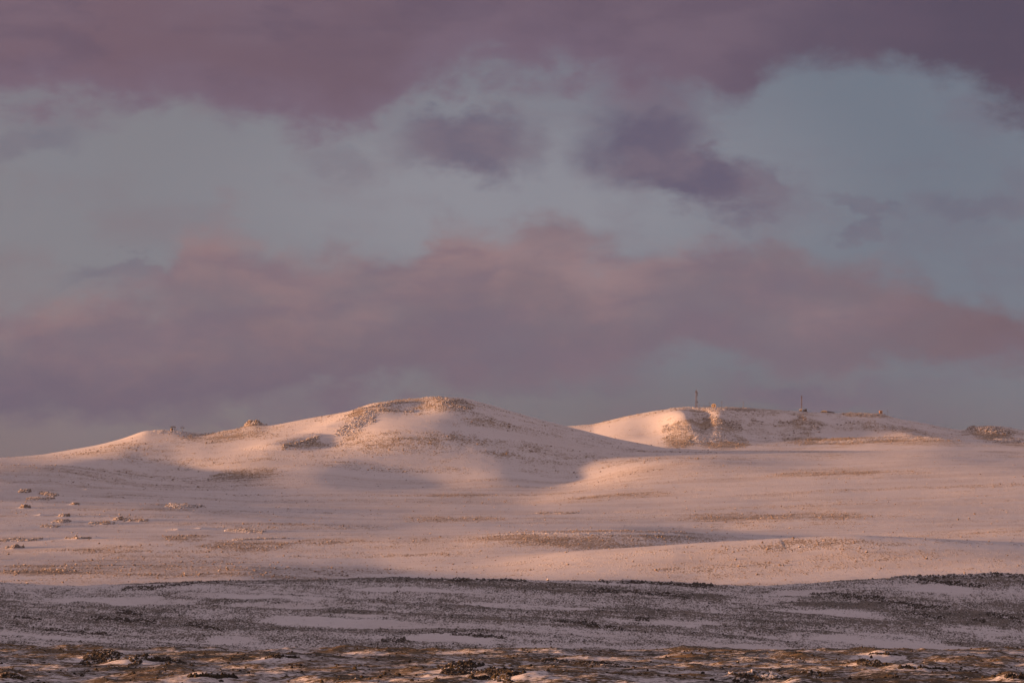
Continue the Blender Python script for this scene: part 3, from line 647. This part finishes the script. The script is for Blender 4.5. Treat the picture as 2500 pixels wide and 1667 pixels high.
for ap, zone, p, s, u, v in picked:                      # picked runs from the largest down, so the rank is true
    nm, ar, v0, v1 = AREA[zone]; bi = (zone, int(u/2500*9), int(np.clip((v-v0)/(v1-v0)*4, 0, 3)))
    k = seen[bi] = seen.get(bi, -1)+1
    o = bpy.data.objects.new('boulder', protos[zone][k % 6]); COL.objects.link(o)
    o.location = p; o.scale = (s, s, s); o.rotation_euler = (0, 0, rng.uniform(0, 6.28))
    rk = RANK[k] if k < 16 else ['small', 'smaller', 'very small', 'tiny', 'smallest'][min(k-16, 4)]
    tag(o, f'{rk} {nm} {HOR[bi[1]]} of the {ar}, {VER[bi[2]]}', 'boulder', INFO[zone][2])
V = []; Fc = []; off = 0; mi = []
for k, zone in enumerate(('fore', 'slope', 'field')):
    lst = rest[zone]+(rest['hill']+rest['hill2'] if zone == 'field' else [])
    v, f = rock_geo([a[0] for a in lst], [a[1] for a in lst], kinds=6)
    V.append(v); Fc.append(f+off); off += len(v); mi += [k]*len(f)
o = mesh_obj('stones', np.concatenate(V), np.concatenate(Fc), r_near); o.data.materials.append(r_mid); o.data.materials.append(r_far)
o.data.polygons.foreach_set('material_index', mi); tag(o, 'small stones scattered over moor, slope and snow', kind='stuff')
# ------------------------------------------------------------------ buildings and masts
M_red = simple_mat('weathered_red_paint', (.09,.04,.038), .6, 0, .3, .3)
M_wht = simple_mat('dull_white_paint', (.13,.09,.08), .6, 0, .2, .3)
M_stl = simple_mat('grey_galvanised_steel', (.08,.075,.08), .6, .1, .2, .5)
M_tan = simple_mat('ochre_render', (.62,.46,.28), .85, 0, .15, .4)
M_drk = simple_mat('dark_timber', (.035,.033,.045), .7, 0, .3, .6)
M_snw = simple_mat('roof_snow', SNOW, .7, 0, .05, .5)
M_tel = simple_mat('teal_panel', (.06,.20,.22), .5, 0, .1, .5)
M_glass = simple_mat('dark_glass', (.03,.035,.05), .2, 0, .1, .5)
M_org = simple_mat('orange_board', (.50,.26,.13), .7, 0, .15, .5)
class MB:
    def __init__(s): s.v = []; s.f = []
    def box(s, c, d, rz=0.0):
        n = len(s.v); ca, sa = math.cos(rz), math.sin(rz)
        for z in (-1, 1):
            for y in (-1, 1):
                for x in (-1, 1):
                    a, b = x*d[0]/2, y*d[1]/2
                    s.v.append((c[0]+a*ca-b*sa, c[1]+a*sa+b*ca, c[2]+z*d[2]/2))
        for f in ((0,2,3,1),(4,5,7,6),(0,1,5,4),(2,6,7,3),(0,4,6,2),(1,3,7,5)): s.f.append([n+i for i in f])
        return s
    def bar(s, a, b, r0, r1=None, n=6):
        a, b = Vector(a), Vector(b); r1 = r0 if r1 is None else r1; d = (b-a).normalized()
        u = d.cross(Vector((0,0,1)) if abs(d.z) < .95 else Vector((1,0,0))).normalized(); w = d.cross(u); k = len(s.v)
        for p, r in ((a, r0), (b, r1)):
            for i in range(n):
                t = 2*math.pi*i/n; s.v.append(tuple(p+u*math.cos(t)*r+w*math.sin(t)*r))
        for i in range(n): s.f.append([k+i, k+(i+1) % n, k+n+(i+1) % n, k+n+i])
        s.f.append([k+i for i in range(n)][::-1]); s.f.append([k+n+i for i in range(n)])
        return s
    def prof(s, pts, y0, y1):
        """extrude an x-z outline along y"""
        n = len(s.v); m_ = len(pts)
        s.v += [(x, y0, z) for x, z in pts]+[(x, y1, z) for x, z in pts]
        for i in range(m_): s.f.append([n+i, n+(i+1) % m_, n+m_+(i+1) % m_, n+m_+i])
        s.f.append([n+i for i in range(m_)][::-1]); s.f.append([n+m_+i for i in range(m_)]); return s
    def obj(s, name, mt, parent=None, label=None):
        me = bpy.data.meshes.new(name); me.from_pydata(s.v, [], s.f); me.update(); me.materials.append(mt)
        o = bpy.data.objects.new(name, me); COL.objects.link(o)
        if parent: o.parent = parent
        if label: o['label'] = label
        return o
def ridge_at(px, lo):
    """the skyline point of one bearing beyond a distance"""
    ys, row, vis = sight(px); k = np.argmin(np.where(ys > lo, row, 1e9)); Yk = ys[k]
    return Vector(((px-1250)/F*Yk, Yk, float(H((px-1250)/F*Yk, Yk)[0])))
def thing(name, p, label, cat, group=None, rz=0.0):
    o = bpy.data.objects.new(name, None); COL.objects.link(o); o.location = p; o.rotation_euler = (0,0,rz); o.empty_display_size = 1
    return tag(o, label, cat, group)
def lattice(root, hgt, wb, wt, bay, rl, rb, bands):
    """square lattice mast in painted bands: legs and braces"""
    nb = int(hgt/bay); q = [(-1,-1),(1,-1),(1,1),(-1,1)]
    w = lambda z: (wb+(wt-wb)*min(1, z/(hgt*.75)))/2
    for b in range(bands):
        mb = MB()
        for k in range(nb*b//bands, nb*(b+1)//bands):
            z0, z1 = k*bay, (k+1)*bay
            for i in range(4):
                a0 = (q[i][0]*w(z0), q[i][1]*w(z0), z0); a1 = (q[i][0]*w(z1), q[i][1]*w(z1), z1); j = (i+1) % 4
                b0 = (q[j][0]*w(z0), q[j][1]*w(z0), z0); b1 = (q[j][0]*w(z1), q[j][1]*w(z1), z1)
                mb.bar(a0, a1, rl, n=5); mb.bar(a0, b1, rb, n=4); mb.bar(b0, a1, rb, n=4); mb.bar(a1, b1, rb, n=4)
        mb.obj('mast_section', M_red if b % 2 == 0 else M_wht, root, 'red painted lattice section' if b % 2 == 0 else 'pale painted lattice section')
p = ridge_at(1700, 6300); mast = thing('radio_mast', p-Vector((0,0,.5)), 'tallest red lattice radio mast standing among pale rocks on the farther summit', 'radio mast', 'radio masts')
lattice(mast, 28.0, 3.4, 1.7, 2.0, .15, .08, 7)
MB().box((0,0,.2),(5,5,.8)).obj('concrete_base', M_wht, mast)
for z, x in ((9,1.7),(23.5,1.4),(20.5,1.35)):
    d = MB().bar((x,-1.6,z),(x+.15,-2.3,z),.25,1.0,10).obj('dish_antenna', M_stl, mast)
for i, (a, b) in enumerate(((-1.3,-1.3),(1.3,-1.3),(0,1.5))): MB().box((a,b,25.5),(.45,.3,3.2)).obj('panel_antenna', M_stl, mast)
MB().bar((0,0,28),(0,0,31),.16,.06).obj('top_spike', M_red, mast)
MB().box((0,0,28.05),(2.8,2.8,.2)).obj('platform', M_stl, mast)
p = ridge_at(1957, 6300); m2 = thing('radio_mast', p-Vector((0,0,.5)), 'slim red-brown radio mast rising behind a small ochre cabin', 'radio mast', 'radio masts')
lattice(m2, 26.0, 1.4, 1.2, 2.0, .17, .09, 5)
MB().box((-.7,-.9,24.8),(1.0,.5,1.8)).box((.8,-.6,24.2),(.6,.5,1.4)).obj('panel_antenna', M_stl, m2)
MB().bar((0,0,26),(0,0,28),.12,.05).obj('top_spike', M_red, m2)
MB().box((0,0,.2),(2.6,2.6,.8)).obj('concrete_base', M_wht, m2)
for sx_ in (-1, 1): MB().bar((0,0,20),(sx_*.001+sx_*5.5,2,-1),.05,n=4).obj('guy_wire', M_stl, m2)
def cabin(px, lo, w, d, hgt, label, wall, off=(0,0), rz=0.0, roof=M_snw, group=None, dome=False, raise_=0.0, door=True):
    p = ridge_at(px, lo)+Vector((off[0], off[1], raise_))
    r = thing('cabin', p, label, 'cabin', group, rz)
    if dome:
        pts = [(-w/2,-1.5)]+[(-w/2*math.cos(t)*1.0, hgt*.55+hgt*.45*math.sin(t)) for t in np.linspace(0, math.pi, 11)]+[(w/2,-1.5)]
        MB().prof(pts, -d/2, d/2).obj('shell', wall, r)
    else:
        MB().box((0,0,hgt/2-.6),(w,d,hgt+1.2)).obj('wall', wall, r)
        MB().prof([(-w/2-.25,hgt+.002),(w/2+.25,hgt+.002),(w/2+.1,hgt+.35),(0,hgt+.6),(-w/2-.1,hgt+.35)], -d/2-.25, d/2+.25).obj('roof', roof, r)
    if door:
        dd = MB().box((w*.18,-d/2-.03,hgt*.36),(w*.14,.06,hgt*.68)).obj('door', M_drk, r)
        MB().box((-w*.2,-d/2-.03,hgt*.5),(w*.16,.06,hgt*.22)).obj('window', M_glass, r)
    return r
cabin(1742, 6300, 7.2, 5, 5.4, 'rounded ochre hut on the summit right of the tallest mast', M_tan, off=(0,-3), dome=True)
cabin(1954.5, 6300, 3.9, 3.5, 3.0, 'small bright ochre cabin at the foot of the slim mast', M_tan, off=(0,-5))
cabin(1967, 6300, 3.0, 3.0, 4.0, 'tall dark cabin just right of the slim mast', M_drk, off=(0,-3), roof=M_drk)
cabin(1962.5, 6300, 2.3, 3, 2.9, 'low dark shed squeezed between the slim mast and the tall dark cabin', M_drk, off=(0,-2), roof=M_drk, door=False)
cabin(2150, 6300, 4.6, 4, 4.2, 'orange cabin perched on the rocks of the right shoulder', M_org, off=(0,-2), roof=M_org, rz=.15)
# low arched building with a long dark wing
p = ridge_at(2020, 6300)+Vector((0,-4,-.1)); lb = thing('low_building', p, 'long low building with a bright arched snowy end and a dark wing', 'building')
pts = [(-10.5,-1.5)]+[(-6-5.2*math.cos(t), 1.2+2.3*math.sin(t)) for t in np.linspace(0, math.pi, 9)]+[(-.8,-1.5)]
MB().prof(pts, -4, 3).obj('arched_hall', M_tan, lb)
MB().prof([(-.8,-1.5),(-.8,2.5),(11,.7),(11.2,-1.5)], -3, 2).obj('wing', M_drk, lb)
for k in range(3): MB().box((-8.8+k*2.6,-4.04,1.2),(1.2,.06,1.2)).obj('window', M_glass, lb)
# poles
def pole(px, lo, hgt, label, head=None, r_=.16, off=(0,0)):
    r_ *= 1.35
    p = ridge_at(px, lo)+Vector((off[0], off[1], -.6)); r = thing('antenna_pole', p, label, 'antenna pole', 'thin poles on the skyline')
    MB().bar((0,0,0),(0,0,hgt+.6),r_,r_*.7).obj('pole', M_stl, r)
    if head == 'fork':
        MB().bar((-.9,0,hgt-1.2),(.9,0,hgt-1.2),.13).bar((-.9,0,hgt-1.8),(-.9,0,hgt+1.2),.16).bar((.9,0,hgt-1.8),(.9,0,hgt+1.6),.16).obj('crossarm', M_stl, r)
    elif head == 'yagi':
        m_ = MB().bar((-2,0,hgt-.5),(2,0,hgt-.2),.1)
        for k in range(5): m_.bar((-2+k,-.1,hgt-1.0),(-2+k,.1,hgt+.5),.07)
        m_.obj('aerial', M_stl, r)
    elif head == 'drum': MB().bar((0,0,hgt-.4),(0,0,hgt+.7),.7,.7,8).obj('antenna_head', M_stl, r)
    return r
pole(1707.5, 6300, 5, 'short pale forked pole at the foot of the tallest mast', 'fork', .14)
pole(1717, 6300, 6, 'thin pole between the tallest mast and the rounded hut', None, .17)
pole(1732, 6300, 7.5, 'thin dark pole directly left of the rounded hut', 'drum', .17)
pole(1762, 6300, 9.5, 'pole with a forked head right of the rounded hut', 'fork', .2)
pole(1815, 6300, 10.5, 'lone pole with an aerial midway between the two masts', 'yagi', .22)
pole(2167, 6300, 8.5, 'slender pole with a round head right of the orange cabin', 'drum', .14)
pole(2214, 6300, 8, 'faint thin pole on the descending right skyline', None, .12)
pole(2309, 6300, 8, 'faintest thin pole in the dip left of the rocky knoll', None, .12)
# fence on the summit
p = ridge_at(1726, 6300); fn = thing('fence', p, 'low fence between the tallest mast and the rounded hut', 'fence')
for k in range(5): MB().bar((-5+k*2.5,-1.5,-1),(-5+k*2.5,-1.5,2.2),.12).obj('post', M_drk, fn)
MB().bar((-5,-1.5,2.0),(5,-1.5,1.9),.1).bar((-5,-1.5,1.1),(5,-1.5,1.0),.08).obj('rail', M_drk, fn)
# ski lift on the left skyline
p = ridge_at(424, 4800); ls = thing('lift_station', p-Vector((0,0,.4)), 'ski lift top station with a dark roof on struts beside a tiny cabin', 'ski lift station')
MB().box((-1.6,0,1.6),(1.5,2.2,4.0)).obj('cabin_wall', M_drk, ls)
MB().box((-3.6,-.2,1.3),(1.5,1.6,3.4)).obj('booth', M_tan, ls)
MB().prof([(-3.3,4.4),(2.6,4.9),(2.3,5.6),(-1.2,5.7),(-3.3,5.3)], -1.5, 1.5).obj('roof', M_drk, ls)
MB().box((-4.1,0,4.9),(1.5,2.6,.9)).obj('end_panel', M_tel, ls)
for a, b in (((1.2,0,5),(.9,0,-1)), ((1.8,0,5),(3.8,0,-1)), ((-2.6,0,4.8),(-2.4,0,0))): MB().bar(a, b, .26).obj('strut', M_stl, ls)
p = ridge_at(445.5, 4800); pl = thing('lift_pylon', p-Vector((0,0,.6)), 'single ski lift pylon with two wheel sets, right of the lift station', 'ski lift pylon')
MB().bar((0,0,-.5),(0,0,6.2),.28,.2).obj('column', M_stl, pl)
MB().bar((-1.8,0,5.8),(1.8,0,5.8),.22).obj('crossarm', M_stl, pl)
for s_ in (-1, 1):
    wset = MB().box((s_*1.8,0,5.6),(.5,3.2,.5)).obj('sheave_frame', M_stl, pl)
    m_ = MB()
    for k in range(4): m_.bar((s_*1.8-.45,-1.2+k*.8,5.1),(s_*1.8+.45,-1.2+k*.8,5.1),.42,.42,10)
    m_.obj('sheave_wheel', M_drk, wset)
MB().bar((-1.8,0,5.8),(-1.0,0,7.3),.12).bar((1.8,0,5.8),(1.0,0,7.3),.12).bar((-1.0,0,7.3),(1.0,0,7.3),.12).obj('lifting_frame', M_stl, pl)
# ------------------------------------------------------------------ haze
HZ = 0.9e-5
if HZ > 0:
    zt = float(Z[(Yg < 8000)].max())+45; zb = float(Z.min())-2
    xm = float(np.abs(Xg).max())+5
    mb = MB().box((0, 5800, (zt+zb)/2), (2*xm, 12500, zt-zb))
    mt = bpy.data.materials.new('thin_haze'); mt.use_nodes = True; T = NT(mt.node_tree); T.n.clear()
    vn = T.node('ShaderNodeVolumePrincipled'); vn.inputs['Color'].default_value = (.86,.86,.92,1); vn.inputs['Density'].default_value = HZ
    T.l.new(vn.outputs[0], T.node('ShaderNodeOutputMaterial').inputs['Volume'])
    o = mb.obj('haze', mt); tag(o, 'thin haze over the hills', kind='stuff')
